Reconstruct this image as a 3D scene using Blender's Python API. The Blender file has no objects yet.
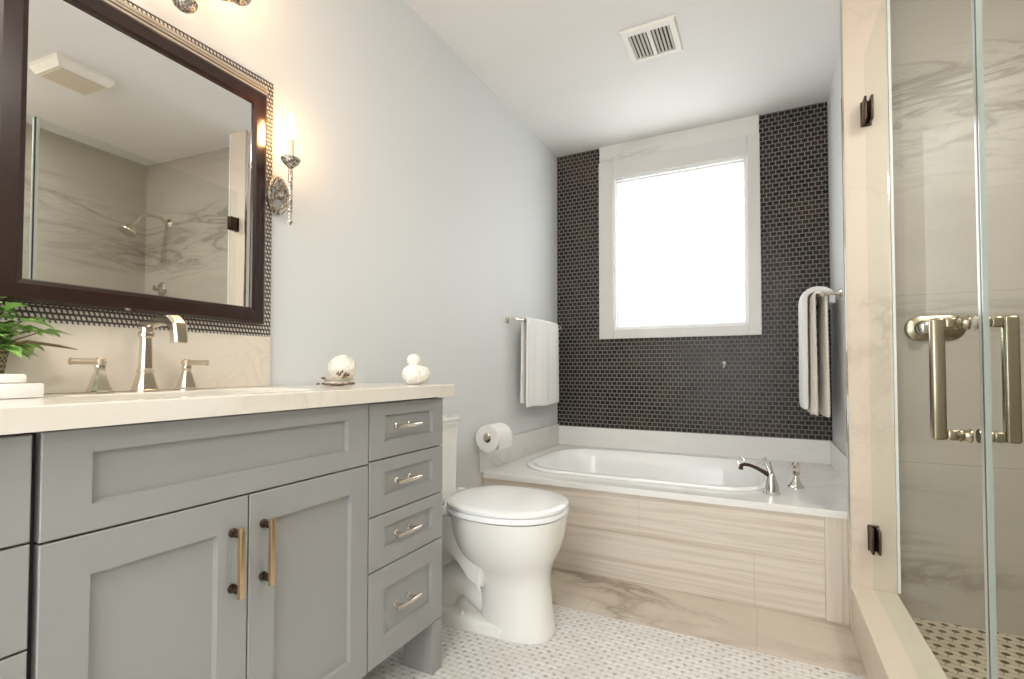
import bpy, bmesh, math, random
from mathutils import Vector, Matrix, noise
random.seed(7)
S = bpy.context.scene
COL = S.collection
PI = math.pi

# ------------------------------------------------------------------ camera, world, lights, exposure
cam_d = bpy.data.cameras.new('camera')
cam = bpy.data.objects.new('camera', cam_d); COL.objects.link(cam)
yaw, pit = math.radians(26.518), math.radians(1.408)
cam.location = (1.3049, 0, 0.95)
cam.rotation_euler = (PI/2 + pit, 0, yaw)
cam_d.sensor_width = 36; cam_d.lens = 487.72/1024*36
cam_d.shift_x = -7.31/1024; cam_d.shift_y = 17.24/1024
cam_d.clip_start = 0.02
S.camera = cam
S.view_settings.view_transform = 'Standard'; S.view_settings.look = 'None'
S.view_settings.gamma = 1; S.view_settings.use_curve_mapping = False
S.view_settings.exposure = 0.62

W = bpy.data.worlds.new('world'); S.world = W; W.use_nodes = True
bg = W.node_tree.nodes['Background']
bg.inputs['Color'].default_value = (0.91, 0.955, 1.0, 1); bg.inputs['Strength'].default_value = 3.9

def area(name, loc, rot, sx, sy, power, col):
    l = bpy.data.lights.new(name, 'AREA'); l.shape = 'RECTANGLE'; l.size = sx; l.size_y = sy
    l.energy = power; l.color = col
    o = bpy.data.objects.new(name, l); o.location = loc; o.rotation_euler = rot; COL.objects.link(o); return o
area('added_ceiling_fill', (0.95, -0.55, 2.40), (0, 0, 0), 0.5, 0.5, 14, (1.0, 0.96, 0.91))  # added fill light behind the camera, no fixture modelled
area('added_shower_fill', (2.3, 1.0, 2.42), (0, 0, 0), 0.2, 0.2, 11, (1.0, 0.95, 0.88))  # added fill light to brighten the shower, out of view

# ------------------------------------------------------------------ mesh helpers (all in world coordinates)
class MB:
    def __init__(s): s.bm = bmesh.new(); s.mi = 0
    def quad(s, *pts):
        f = s.bm.faces.new([s.bm.verts.new(p) for p in pts]); f.material_index = s.mi; return s
    def box(s, x0, x1, y0, y1, z0, z1, bev=0.0, seg=2):
        t = bmesh.new()
        bmesh.ops.create_cube(t, size=1)
        for v in t.verts:
            v.co = Vector(((x0+x1)/2 + v.co.x*(x1-x0), (y0+y1)/2 + v.co.y*(y1-y0), (z0+z1)/2 + v.co.z*(z1-z0)))
        if bev > 0:
            bmesh.ops.bevel(t, geom=t.edges[:], offset=bev, segments=seg, affect='EDGES', profile=0.5)
        s.add(t); return s
    def add(s, t, mat=None):
        vm = {}
        for v in t.verts: vm[v] = s.bm.verts.new(mat @ v.co if mat else v.co)
        for f in t.faces:
            try:
                nf = s.bm.faces.new([vm[v] for v in f.verts]); nf.material_index = s.mi
            except ValueError: pass
        t.free()
    def loft(s, loops, cap0=True, cap1=True, closed=True):
        R = [[s.bm.verts.new(p) for p in L] for L in loops]
        n = len(R[0])
        for a, b in zip(R, R[1:]):
            for i in range(n if closed else n-1):
                j = (i+1) % n
                f = s.bm.faces.new((a[i], a[j], b[j], b[i])); f.material_index = s.mi
        if cap0: f = s.bm.faces.new(R[0][::-1]); f.material_index = s.mi
        if cap1: f = s.bm.faces.new(R[-1]); f.material_index = s.mi
        return s
    def tube(s, pts, rad, n=10, cap=True, squash=None):
        pts = [Vector(p) for p in pts]
        if not hasattr(rad, '__len__'): rad = [rad]*len(pts)
        loops = []; up = None
        for i, p in enumerate(pts):
            d = (pts[min(i+1, len(pts)-1)] - pts[max(i-1, 0)]).normalized()
            if up is None:
                up = Vector((0, 0, 1)) if abs(d.z) < .9 else Vector((1, 0, 0))
            a = d.cross(up).normalized(); b = a.cross(d).normalized(); up = b
            sq = squash or 1
            loops.append([p + (a*math.cos(t) + b*sq*math.sin(t))*rad[i] for t in [2*PI*k/n for k in range(n)]])
        return s.loft(loops, cap, cap)
    def lathe(s, c, prof, axis=(0, 0, 1), n=20, cap=True):
        c = Vector(c); ax = Vector(axis).normalized()
        u = ax.orthogonal().normalized(); v = ax.cross(u)
        loops = [[c + ax*h + (u*math.cos(t) + v*math.sin(t))*max(r, 1e-4) for t in [2*PI*k/n for k in range(n)]] for r, h in prof]
        return s.loft(loops, cap, cap)
    def ball(s, c, r, sub=2, sc=(1, 1, 1)):
        t = bmesh.new(); bmesh.ops.create_icosphere(t, subdivisions=sub, radius=r)
        for v in t.verts: v.co = Vector(c) + Vector((v.co.x*sc[0], v.co.y*sc[1], v.co.z*sc[2]))
        s.add(t); return s
    def build(s, name, mats, parent=None, smooth=True, angle=35):
        bmesh.ops.recalc_face_normals(s.bm, faces=s.bm.faces[:])
        off = Vector(parent.get('_o', (0, 0, 0))) if parent else Vector((0, 0, 0))
        me = bpy.data.meshes.new(name)
        if parent:
            for v in s.bm.verts: v.co -= off
        s.bm.to_mesh(me); s.bm.free()
        if not isinstance(mats, (list, tuple)): mats = [mats]
        for m in mats: me.materials.append(m)
        if smooth:
            me.shade_smooth(); me.set_sharp_from_angle(angle=math.radians(angle))
        o = bpy.data.objects.new(name, me); COL.objects.link(o)
        if parent: o.parent = parent; o['_o'] = tuple(off)
        return o

def thing(name, label, cat, loc, group=None):
    o = bpy.data.objects.new(name, None); COL.objects.link(o)
    o.empty_display_size = .02
    o.location = loc; o['_o'] = tuple(loc); o['label'] = label; o['category'] = cat
    if group: o['group'] = group
    return o
def tag(o, label, cat, group=None):
    o['label'] = label; o['category'] = cat
    if group: o['group'] = group
    return o
def origin(o, loc):
    loc = Vector(loc)
    for v in o.data.vertices: v.co -= loc
    o.location = loc; return o
def struct(o): o['kind'] = 'structure'; return o

def rrect(x0, x1, y0, y1, r, z, n=6):
    pts = []
    for cx, cy, a0 in ((x1-r, y1-r, 0), (x0+r, y1-r, 90), (x0+r, y0+r, 180), (x1-r, y0+r, 270)):
        for k in range(n+1):
            a = math.radians(a0 + 90*k/n); pts.append((cx + r*math.cos(a), cy + r*math.sin(a), z))
    return pts
def egg(cx, xr0, xr1, cy, ry, z, n=40, p=2.3):
    # elongated oval: back radius xr0, front radius xr1
    out = []
    for k in range(n):
        t = 2*PI*k/n; c, s_ = math.cos(t), math.sin(t)
        e = 2/p
        x = abs(c)**e*(1 if c > 0 else -1); y = abs(s_)**e*(1 if s_ > 0 else -1)
        out.append((cx + x*(xr1 if c > 0 else xr0), cy + y*ry, z))
    return out

# ------------------------------------------------------------------ material helpers
def new_mat(name, base=(.8, .8, .8), rough=.5, metal=0., spec=.5, coat=0.):
    m = bpy.data.materials.new(name); m.use_nodes = True
    b = m.node_tree.nodes['Principled BSDF']
    b.inputs['Base Color'].default_value = (*base, 1); b.inputs['Roughness'].default_value = rough
    b.inputs['Metallic'].default_value = metal; b.inputs['Specular IOR Level'].default_value = spec
    b.inputs['Coat Weight'].default_value = coat
    return m
class NT:
    def __init__(s, m): s.m = m; s.t = m.node_tree; s.n = s.t.nodes; s.b = s.n['Principled BSDF']
    def node(s, ty, **k):
        o = s.n.new(ty)
        for a, v in k.items():
            if a in o.inputs.keys(): s.put(o.inputs[a], v)
            else: setattr(o, a, v)
        return o
    def put(s, inp, v):
        if isinstance(v, bpy.types.NodeSocket): s.t.links.new(v, inp)
        else: inp.default_value = v
    def coord(s, scale=(1, 1, 1), rot=(0, 0, 0), loc=(0, 0, 0)):
        g = s.n.new('ShaderNodeNewGeometry'); mp = s.n.new('ShaderNodeMapping')
        s.t.links.new(g.outputs['Position'], mp.inputs['Vector'])
        mp.inputs['Scale'].default_value = scale; mp.inputs['Rotation'].default_value = rot; mp.inputs['Location'].default_value = loc
        return mp.outputs['Vector']
    def noise(s, vec, scale=5, detail=4, rough=.5, dist=0):
        o = s.n.new('ShaderNodeTexNoise'); s.t.links.new(vec, o.inputs['Vector'])
        o.inputs['Scale'].default_value = scale; o.inputs['Detail'].default_value = detail
        o.inputs['Roughness'].default_value = rough; o.inputs['Distortion'].default_value = dist
        return o.outputs['Fac']
    def ramp(s, fac, stops, interp='LINEAR'):
        o = s.n.new('ShaderNodeValToRGB'); s.t.links.new(fac, o.inputs['Fac']); r = o.color_ramp; r.interpolation = interp
        while len(r.elements) < len(stops): r.elements.new(.5)
        for e, (p, c) in zip(r.elements, stops):
            e.position = p; e.color = (*c, 1) if hasattr(c, '__len__') else (c, c, c, 1)
        return o.outputs['Color']
    def mix(s, fac, a, b, blend='MIX'):
        o = s.n.new('ShaderNodeMix'); o.data_type = 'RGBA'; o.blend_type = blend
        s.put(o.inputs['Factor'], fac)
        for i, v in ((6, a), (7, b)):
            if isinstance(v, tuple) and len(v) == 3: v = (*v, 1)
            s.put(o.inputs[i], v)
        return o.outputs[2]
    def math(s, op, a, b=0., c=None):
        o = s.n.new('ShaderNodeMath'); o.operation = op; s.put(o.inputs[0], a); s.put(o.inputs[1], b)
        if c is not None: s.put(o.inputs[2], c)
        return o.outputs[0]
    def bump(s, h, strength=.3, dist=.002):
        o = s.n.new('ShaderNodeBump'); s.t.links.new(h, o.inputs['Height'])
        o.inputs['Strength'].default_value = strength; o.inputs['Distance'].default_value = dist
        s.t.links.new(o.outputs['Normal'], s.b.inputs['Normal'])
    def base(s, c): s.put(s.b.inputs['Base Color'], c)
def L(r, g, b):  # sRGB 0-255 to linear
    return tuple(((c/255+.055)/1.055)**2.4 if c > 10 else c/255/12.92 for c in (r, g, b))

def paint(name, col, rough=.55, bump=.08):
    m = new_mat(name, col, rough); t = NT(m)
    v = t.coord(); n = t.noise(v, 3, 3)
    t.base(t.mix(n, tuple(c*.97 for c in col), tuple(min(1, c*1.02) for c in col)))
    t.bump(t.noise(v, 260, 3), bump, .001); return m
M = {}
M['wall'] = paint('wall_paint', L(222, 224, 223))
M['wall_near'] = paint('wall_paint_pale', L(226, 225, 221))
M['ceil'] = paint('ceiling_paint', L(236, 234, 230), .7)
M['white'] = new_mat('white_trim_paint', L(238, 238, 236), .35)
M['cab'] = paint('cabinet_paint', L(154, 154, 151), .38, .02)
M['cabdark'] = new_mat('cabinet_gap_dark', L(38, 36, 34), .6)
M['ceramic'] = new_mat('ceramic', L(238, 236, 230), .12, coat=.4)
M['acrylic'] = new_mat('tub_acrylic', L(248, 248, 247), .15, coat=.3)
M['nickel'] = new_mat('polished_nickel', L(226, 217, 204), .17, 1.0)
M['chrome'] = new_mat('chrome', L(215, 212, 208), .08, 1.0)
M['bronze'] = new_mat('brushed_nickel', L(168, 156, 134), .24, 1.0)
M['warm_nickel'] = new_mat('warm_nickel_pull', L(205, 178, 145), .34, 1.0)  # nickel pulls with their warm reflection put into the base colour
M['crown'] = new_mat('champagne_molding', L(206, 192, 172), .3, .6)
M['lever'] = new_mat('satin_nickel_lever', L(214, 198, 176), .3, .85)
M['oil'] = new_mat('oil_rubbed_bronze', L(74, 58, 48), .35, .9)
M['plastic'] = new_mat('white_plastic', L(232, 226, 216), .4)
M['black'] = new_mat('dark_void', L(30, 28, 26), .8)
M['seal'] = new_mat('door_seal', L(40, 44, 44), .4)
M['mirror'] = new_mat('mirror_silver', (.86, .87, .86), .008, 1.0)
M['cardboard'] = new_mat('cardboard', L(170, 140, 105), .8)

def marble(name, c0, vein, vec_scale=(1, 1, 1), rot=(0, 0, 0), rough=.2, amount=.6, tint=None, nscale=2.2, width=.05, tile=None):
    m = new_mat(name, c0, rough); t = NT(m)
    v = t.coord(vec_scale, rot)
    n1 = t.noise(v, nscale, 9, .58, 1.1)
    a = t.math('ABSOLUTE', t.math('SUBTRACT', n1, .5))
    f1 = t.ramp(a, [(0, 1.), (width, .22), (width*3.2, 0.)])
    n2 = t.noise(v, nscale*2.7, 8, .6, .6)
    b = t.math('ABSOLUTE', t.math('SUBTRACT', n2, .47))
    f2 = t.ramp(b, [(0, .55), (width*.7, 0.)])
    mask = t.ramp(t.noise(v, nscale*.55, 2), [(.42, 0.), (.62, 1.)])
    f = t.math('MULTIPLY', t.math('MULTIPLY', t.math('MAXIMUM', f1, f2), mask), amount)
    soft = t.noise(v, nscale*.8, 4)
    basec = t.mix(soft, tint or tuple(x*.86 for x in c0), tuple(min(1, x*1.05) for x in c0))
    c = t.mix(f, basec, vein)
    if tile:
        br = t.n.new('ShaderNodeTexBrick'); tv = t.coord(**tile['map']); t.t.links.new(tv, br.inputs['Vector'])
        br.inputs['Scale'].default_value = 1; br.inputs['Brick Width'].default_value = tile['w']; br.inputs['Row Height'].default_value = tile['h']
        br.inputs['Mortar Size'].default_value = .0016; br.inputs['Mortar Smooth'].default_value = .2; br.offset = tile.get('off', 0)
        c = t.mix(br.outputs['Fac'], c, tuple(x*.72 for x in c0))
    t.base(c)
    return m
M['marble_shower'] = marble('shower_wall_marble', L(188, 179, 168), L(112, 100, 88), (.6, .6, 3.6), (0, math.radians(10), 0), .36, .7, L(170, 160, 148), 1.7, .045,
                            tile=dict(map=dict(rot=(PI/2, 0, 0)), w=1.3, h=.61))
M['marble_beige'] = marble('pier_marble', L(220, 205, 189), L(150, 132, 116), (1, 1, 2), (0, .3, 0), .3, .6, L(212, 196, 179), 1.6, .03)
M['curb'] = marble('curb_marble', L(223, 213, 199), L(190, 176, 156), (1, 1, 1), (0, 0, 0), .25, .4, L(216, 203, 182), 2, .05)
M['marble_white'] = marble('white_marble', L(232, 229, 222), L(176, 170, 162), (1, 1, 2.6), (0, -.5, 0), .14, .6, L(220, 217, 211), 2.0, .04)
M['marble_splash'] = marble('tub_splash_marble', L(239, 238, 235), L(206, 200, 190), (.6, .6, 5), (0, 0, 0), .18, .4, L(232, 230, 226), 1.6, .05)
M['casing'] = marble('window_casing_marble', L(218, 215, 210), L(196, 190, 182), (1, 1, 1.5), (0, .3, 0), .3, .25, L(212, 209, 203), 2, .05)
M['quartz'] = marble('quartz_counter', L(230, 224, 214), L(208, 196, 178), (1, 1, 1), (0, 0, 0), .15, .4, L(226, 217, 202), 6, .04)
M['quartz_splash'] = marble('quartz_backsplash', L(230, 220, 205), L(200, 186, 168), (1, 1, 1), (0, 0, 0), .3, .35, L(222, 211, 195), 9, .05)

def striated():
    m = new_mat('striated_travertine', L(205, 190, 168), .3); t = NT(m)
    v = t.coord((.55, .55, 26), (0, math.radians(1.2), 0))
    d = t.noise(t.coord((1.2, 1.2, 3)), 2, 3)
    n = t.noise(v, 1.1, 7, .62, .35)
    c = t.ramp(n, [(.28, L(172, 156, 138)), (.42, L(200, 187, 170)), (.52, L(220, 210, 196)), (.62, L(202, 190, 174)), (.74, L(226, 217, 204))])
    c = t.mix(t.math('MULTIPLY', d, .35), c, L(226, 217, 204))
    br = t.n.new('ShaderNodeTexBrick'); t.t.links.new(t.coord(rot=(PI/2, 0, 0), loc=(-.345, 0, .0)), br.inputs['Vector'])
    br.inputs['Scale'].default_value = 1; br.inputs['Brick Width'].default_value = .92; br.inputs['Row Height'].default_value = .21
    br.inputs['Mortar Size'].default_value = .0013; br.offset = .5
    t.base(t.mix(t.math('MULTIPLY', br.outputs['Fac'], .5), c, L(176, 160, 138)))
    return m
M['apron'] = striated()
def striated_v():
    m = new_mat('striated_travertine_end_strip', L(205, 190, 168), .3); t = NT(m)
    n = t.noise(t.coord((30, 30, .7)), 1.1, 6, .6, .3)
    t.base(t.ramp(n, [(.3, L(184, 170, 152)), (.5, L(218, 208, 193)), (.7, L(202, 190, 174))])); return m
M['apron_v'] = striated_v()

def mosaic_dark():
    m = new_mat('dark_glass_mosaic', L(46, 42, 40), .2, spec=.22); t = NT(m)
    v = t.coord(rot=(PI/2, 0, 0), loc=(0, 0, 0))
    br = t.n.new('ShaderNodeTexBrick'); t.t.links.new(v, br.inputs['Vector'])
    br.inputs['Scale'].default_value = 1; br.inputs['Brick Width'].default_value = .033; br.inputs['Row Height'].default_value = .0262
    br.inputs['Mortar Size'].default_value = .0027; br.inputs['Mortar Smooth'].default_value = .25; br.inputs['Bias'].default_value = -.1
    br.offset = .5; br.squash = 1
    br.inputs['Color1'].default_value = (*L(22, 19, 18), 1); br.inputs['Color2'].default_value = (*L(50, 43, 39), 1)
    br.inputs['Mortar'].default_value = (*L(138, 131, 124), 1)
    warm = t.ramp(t.noise(t.coord((1, 1, 1.4)), 2.2, 5, .65), [(.52, 0.), (.7, .5)])  # brown tint on some tiles paints in coppery glints of iridescent glass
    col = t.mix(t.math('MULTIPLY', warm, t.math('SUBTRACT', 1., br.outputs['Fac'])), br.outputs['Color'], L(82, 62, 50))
    col = t.mix(t.ramp(t.noise(t.coord(), 75, 2, .6), [(.55, 0.), (.75, .4)]), col, L(96, 88, 80))
    t.base(col)
    t.put(t.b.inputs['Roughness'], t.ramp(br.outputs['Fac'], [(0, .26), (1, .75)]))
    h = t.math('SUBTRACT', 1., br.outputs['Fac'])
    h2 = t.math('ADD', h, t.math('MULTIPLY', t.noise(v, 30, 1), .6))
    t.bump(h2, .5, .0022); return m
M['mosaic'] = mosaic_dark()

def floor_mat():
    m = new_mat('floor_tile', L(225, 220, 212), .35); t = NT(m)
    pos = t.coord(); sep = t.n.new('ShaderNodeSeparateXYZ'); t.t.links.new(pos, sep.inputs[0])
    x, y = sep.outputs[0], sep.outputs[1]
    # basketweave field: grey dots in a diagonal lattice + faint weave lines
    def dots(P, r0, r1, ox, oy):
        fx = t.math('SUBTRACT', t.math('FRACT', t.math('ADD', t.math('DIVIDE', x, P), ox)), .5)
        fy = t.math('SUBTRACT', t.math('FRACT', t.math('ADD', t.math('DIVIDE', y, P), oy)), .5)
        d = t.math('MAXIMUM', t.math('ABSOLUTE', fx), t.math('ABSOLUTE', fy))
        return t.ramp(d, [(r0, 1.), (r1, 0.)])
    P = .042
    dd = t.math('MAXIMUM', dots(P, .12, .17, 0, 0), dots(P, .12, .17, .5, .5))
    wn = t.n.new('ShaderNodeTexWhiteNoise'); wn.noise_dimensions = '2D'
    sn = t.n.new('ShaderNodeVectorMath'); sn.operation = 'SNAP'; t.t.links.new(pos, sn.inputs[0]); sn.inputs[1].default_value = (P/2, P/2, 100)
    t.t.links.new(sn.outputs[0], wn.inputs['Vector'])
    dd = t.math('MULTIPLY', dd, t.math('MULTIPLY_ADD', wn.outputs['Value'], .55, .12))
    br = t.n.new('ShaderNodeTexBrick'); t.t.links.new(pos, br.inputs['Vector']); br.inputs['Scale'].default_value = 1
    br.inputs['Brick Width'].default_value = .042; br.inputs['Row Height'].default_value = .021; br.inputs['Mortar Size'].default_value = .0016
    br.inputs['Color1'].default_value = (*L(230, 228, 225), 1); br.inputs['Color2'].default_value = (*L(220, 216, 211), 1); br.inputs['Mortar'].default_value = (*L(202, 197, 191), 1)
    patch = t.noise(pos, 5, 4); dd = t.math('MULTIPLY', dd, t.ramp(t.noise(pos, 9, 3), [(.35, .5), (.65, 1.3)]))
    field = t.mix(dd, br.outputs['Color'], L(128, 118, 110))
    field = t.mix(t.ramp(patch, [(.45, 0.), (.75, .3)]), field, L(200, 186, 170))
    # border of large veined tiles in front of the tub
    v = t.coord((1, 2.4, 1), (0, 0, math.radians(-28)))
    n = t.noise(v, 1.7, 8, .6, 1.0); a = t.math('ABSOLUTE', t.math('SUBTRACT', n, .5))
    vein = t.math('MULTIPLY', t.ramp(a, [(0, 1.), (.03, .4), (.09, 0.)]), t.ramp(t.noise(v, 1.3, 2), [(.42, 0.), (.6, .85)]))
    tile = t.mix(vein, t.mix(t.noise(v, 3, 5), L(200, 187, 172), L(216, 205, 190)), L(134, 116, 100))
    jx = t.math('ABSOLUTE', t.math('SUBTRACT', t.math('FRACT', t.math('DIVIDE', t.math('SUBTRACT', x, 1.275-.305), .61)), .5))
    j = t.ramp(jx, [(0, 1.), (.0035, 0.)])
    tile = t.mix(t.math('MULTIPLY', j, .6), tile, L(170, 156, 140))
    wob = 0.0
    isb = t.math('GREATER_THAN', y, 1.845)
    jb = t.ramp(t.math('ABSOLUTE', t.math('SUBTRACT', y, 1.845)), [(0, .5), (.003, 0.)])
    c = t.mix(isb, field, tile); c = t.mix(jb, c, L(176, 164, 150))
    t.base(c); t.put(t.b.inputs['Roughness'], t.ramp(isb, [(0, .42), (1, .3)]))
    return m
M['floor'] = floor_mat()
def shower_floor_mat():
    m = new_mat('shower_floor_mosaic', L(200, 186, 165), .45); t = NT(m)
    pos = t.coord(rot=(0, 0, .35)); sep = t.n.new('ShaderNodeSeparateXYZ'); t.t.links.new(pos, sep.inputs[0]); x, y = sep.outputs[0], sep.outputs[1]
    def dots(ox, oy, P=.062):
        fx = t.math('SUBTRACT', t.math('FRACT', t.math('ADD', t.math('DIVIDE', x, P), ox)), .5)
        fy = t.math('SUBTRACT', t.math('FRACT', t.math('ADD', t.math('DIVIDE', y, P), oy)), .5)
        d = t.math('SQRT', t.math('ADD', t.math('MULTIPLY', fx, fx), t.math('MULTIPLY', fy, fy)))
        return t.ramp(d, [(.15, 1.), (.2, 0.)])
    dd = t.math('MAXIMUM', dots(0, 0), dots(.5, .5))
    br = t.n.new('ShaderNodeTexBrick'); t.t.links.new(pos, br.inputs['Vector']); br.inputs['Scale'].default_value = 1
    br.inputs['Brick Width'].default_value = .062; br.inputs['Row Height'].default_value = .031; br.inputs['Mortar Size'].default_value = .002
    br.inputs['Color1'].default_value = (*L(208, 196, 176), 1); br.inputs['Color2'].default_value = (*L(196, 182, 160), 1); br.inputs['Mortar'].default_value = (*L(160, 146, 126), 1)
    t.base(t.mix(dd, br.outputs['Color'], L(92, 74, 58))); return m
M['shower_floor'] = shower_floor_mat()

def wood():
    m = new_mat('mahogany_frame', L(62, 34, 26), .25, coat=.25); t = NT(m)
    n = t.noise(t.coord((6, 1.2, 1.2)), 12, 6, .6, .4)
    t.base(t.mix(n, L(22, 14, 12), L(52, 25, 17))); return m
M['wood'] = wood()
def woven():
    # woven metallic-and-dark mosaic: diagonal rope pattern
    m = new_mat('woven_mosaic_border', L(150, 140, 128), .35, .3); t = NT(m)
    pos = t.coord(); sep = t.n.new('ShaderNodeSeparateXYZ'); t.t.links.new(pos, sep.inputs[0]); y, z = sep.outputs[1], sep.outputs[2]
    r = t.math('DIVIDE', z, .0118); row = t.math('FLOOR', r); fr = t.math('FRACT', r)
    u = t.math('FRACT', t.math('ADD', t.math('DIVIDE', y, .0092), t.math('ADD', t.math('MULTIPLY', row, .5), t.math('MULTIPLY', fr, .38))))
    a = t.ramp(u, [(.0, 0.), (.26, 0.), (.4, 1.), (.86, 1.), (1., 0.)])
    b = t.ramp(fr, [(.0, 0.), (.2, 0.), (.36, 1.), (.8, 1.), (.95, 0.)])
    f = t.math('MULTIPLY', a, b)
    t.base(t.mix(f, L(84, 76, 72), L(228, 220, 210))); t.bump(f, .6, .002); return m
M['woven'] = woven()
def beaded():
    m = new_mat('silver_beaded_molding', L(190, 178, 160), .3, .8); t = NT(m)
    w = t.n.new('ShaderNodeTexVoronoi'); t.t.links.new(t.coord(), w.inputs['Vector']); w.inputs['Scale'].default_value = 190
    t.base(t.ramp(w.outputs['Distance'], [(.15, L(232, 224, 210)), (.75, L(104, 92, 80))])); t.bump(t.math('SUBTRACT', 1., w.outputs['Distance']), .7, .002); return m
M['bead'] = beaded()

def glass(name, tint=(.96, .985, .975), refl=1.0):
    m = bpy.data.materials.new(name); m.use_nodes = True; nt = m.node_tree; nt.nodes.clear()
    o = nt.nodes.new('ShaderNodeOutputMaterial'); mx = nt.nodes.new('ShaderNodeMixShader')
    tr = nt.nodes.new('ShaderNodeBsdfTransparent'); gl = nt.nodes.new('ShaderNodeBsdfGlossy'); fr = nt.nodes.new('ShaderNodeFresnel')
    tr.inputs['Color'].default_value = (*tint, 1); gl.inputs['Roughness'].default_value = .01; fr.inputs['IOR'].default_value = 1.035
    ge = nt.nodes.new('ShaderNodeNewGeometry'); m1 = nt.nodes.new('ShaderNodeMath'); m1.operation = 'SUBTRACT'; m1.inputs[0].default_value = 1
    m2 = nt.nodes.new('ShaderNodeMath'); m2.operation = 'MULTIPLY'
    nt.links.new(ge.outputs['Backfacing'], m1.inputs[1]); nt.links.new(m1.outputs[0], m2.inputs[0]); nt.links.new(fr.outputs[0], m2.inputs[1])
    nt.links.new(m2.outputs[0], mx.inputs[0]); nt.links.new(tr.outputs[0], mx.inputs[1]); nt.links.new(gl.outputs[0], mx.inputs[2]); nt.links.new(mx.outputs[0], o.inputs[0])
    return m
M['glass'] = glass('shower_glass')
M['glass_edge'] = new_mat('glass_polished_edge', L(176, 180, 172), .15, 0, .8)
def emis(name, col, st, base=(.9, .9, .9)):
    m = new_mat(name, base, .3); b = m.node_tree.nodes['Principled BSDF']
    b.inputs['Emission Color'].default_value = (*col, 1); b.inputs['Emission Strength'].default_value = st; return m
def frosted():
    m = new_mat('frosted_window_glass', L(235, 240, 242), .25); t = NT(m)
    v = t.coord((1, 1, .6)); n = t.noise(v, 70, 4, .6)
    t.base((.85, .88, .9, 1))
    t.put(t.b.inputs['Emission Color'], t.ramp(n, [(.34, (.27, .285, .295)), (.44, (.9, .96, 1.)), (.6, (1., 1., 1.))]))
    t.b.inputs['Emission Strength'].default_value = 2.1
    t.bump(n, .4, .003); return m
M['pane'] = frosted()
M['bulb'] = emis('warm_candle_bulb', (1., .56, .23), 68)
M['candle'] = new_mat('candle_sleeve', L(236, 220, 196), .5)
M['opal'] = new_mat('opal_diffuser', L(214, 202, 180), .35)
def towel_mat():
    m = new_mat('white_terry', L(240, 238, 234), .9); t = NT(m)
    t.b.inputs['Sheen Weight'].default_value = .3
    t.bump(t.noise(t.coord(), 420, 2), .5, .002); return m
M['towel'] = towel_mat()
def cream_towel():
    m = new_mat('cream_terry', L(236, 228, 214), .9); t = NT(m)
    t.bump(t.noise(t.coord(), 420, 2), .5, .002); return m
M['towel_cream'] = cream_towel()
M['paper'] = new_mat('tissue_paper', L(244, 243, 240), .9)
def leafm():
    m = new_mat('fern_leaf', L(90, 150, 50), .45); t = NT(m)
    t.base(t.mix(t.noise(t.coord(), 22, 3), L(58, 120, 38), L(190, 232, 130))); return m
M['leaf'] = leafm()
M['stem'] = new_mat('plant_stem', L(96, 84, 52), .6)
def wicker():
    m = new_mat('wicker_pot', L(120, 108, 78), .7); t = NT(m)
    w = t.n.new('ShaderNodeTexChecker'); t.t.links.new(t.coord((1, 1, 1.6)), w.inputs['Vector']); w.inputs['Scale'].default_value = 130
    w.inputs['Color1'].default_value = (*L(150, 140, 108), 1); w.inputs['Color2'].default_value = (*L(62, 58, 36), 1)
    t.base(w.outputs['Color']); return m
M['wicker'] = wicker()
M['shell'] = new_mat('cream_shell', L(240, 232, 218), .6)
M['shellb'] = new_mat('brown_shell_edge', L(120, 92, 66), .6)
M['coral'] = new_mat('white_coral', L(244, 240, 230), .75)
M['soil'] = new_mat('potting_soil', L(60, 46, 36), .9)

# ------------------------------------------------------------------ room
XB, XP, XI, YB, YD, YP, YS, ZC = 1.6486, 1.581, 1.7144, 3.221, 2.181, 2.113, 2.24, 2.467
RX, RY = 2.76, -1.9       # shower far right wall, rear wall
def sbox(name, m, *a, parent=None, bev=0): return struct(MB().box(*a, bev=bev).build(name, m, parent, smooth=False))
sbox('floor', M['floor'], -.1, XP+.02, RY-.1, YB+.1, -.1, 0)
sbox('floor_shower', M['shower_floor'], XP+.02, RX+.1, .75, YS+.1, -.1, .05)
sbox('ceiling', M['ceil'], -.1, RX+.1, RY-.1, YB+.15, ZC, ZC+.1)
sbox('wall_left', M['wall'], -.1, 0, RY-.1, YB+.1, 0, ZC)
# back wall with the window opening
wx0, wx1, wz0, wz1 = .408, 1.241, 1.205, 2.238
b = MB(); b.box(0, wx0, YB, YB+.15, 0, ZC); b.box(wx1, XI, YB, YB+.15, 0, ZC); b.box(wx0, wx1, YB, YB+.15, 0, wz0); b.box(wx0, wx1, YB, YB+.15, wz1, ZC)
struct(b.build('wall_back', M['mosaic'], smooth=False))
sbox('wall_alcove_right', M['wall'], XB, XI, YD-.001, YB, 0, ZC)
b = MB(); b.box(XP, XI, YP, YD-.001, 0, ZC)
struct(b.build('wall_pier', M['marble_beige'], smooth=False))
sbox('wall_shower_back', M['marble_shower'], XI, RX+.1, YS, YS+.1, 0, ZC)
sbox('wall_shower_right', M['marble_shower'], RX, RX+.1, .75, YS, 0, ZC)
sbox('wall_shower_near', M['wall_near'], XP+.001, RX+.1, .65, .75, 0, ZC)
sbox('wall_right', M['wall_near'], XP+.02, XP+.12, RY, .65, 0, ZC)
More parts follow.
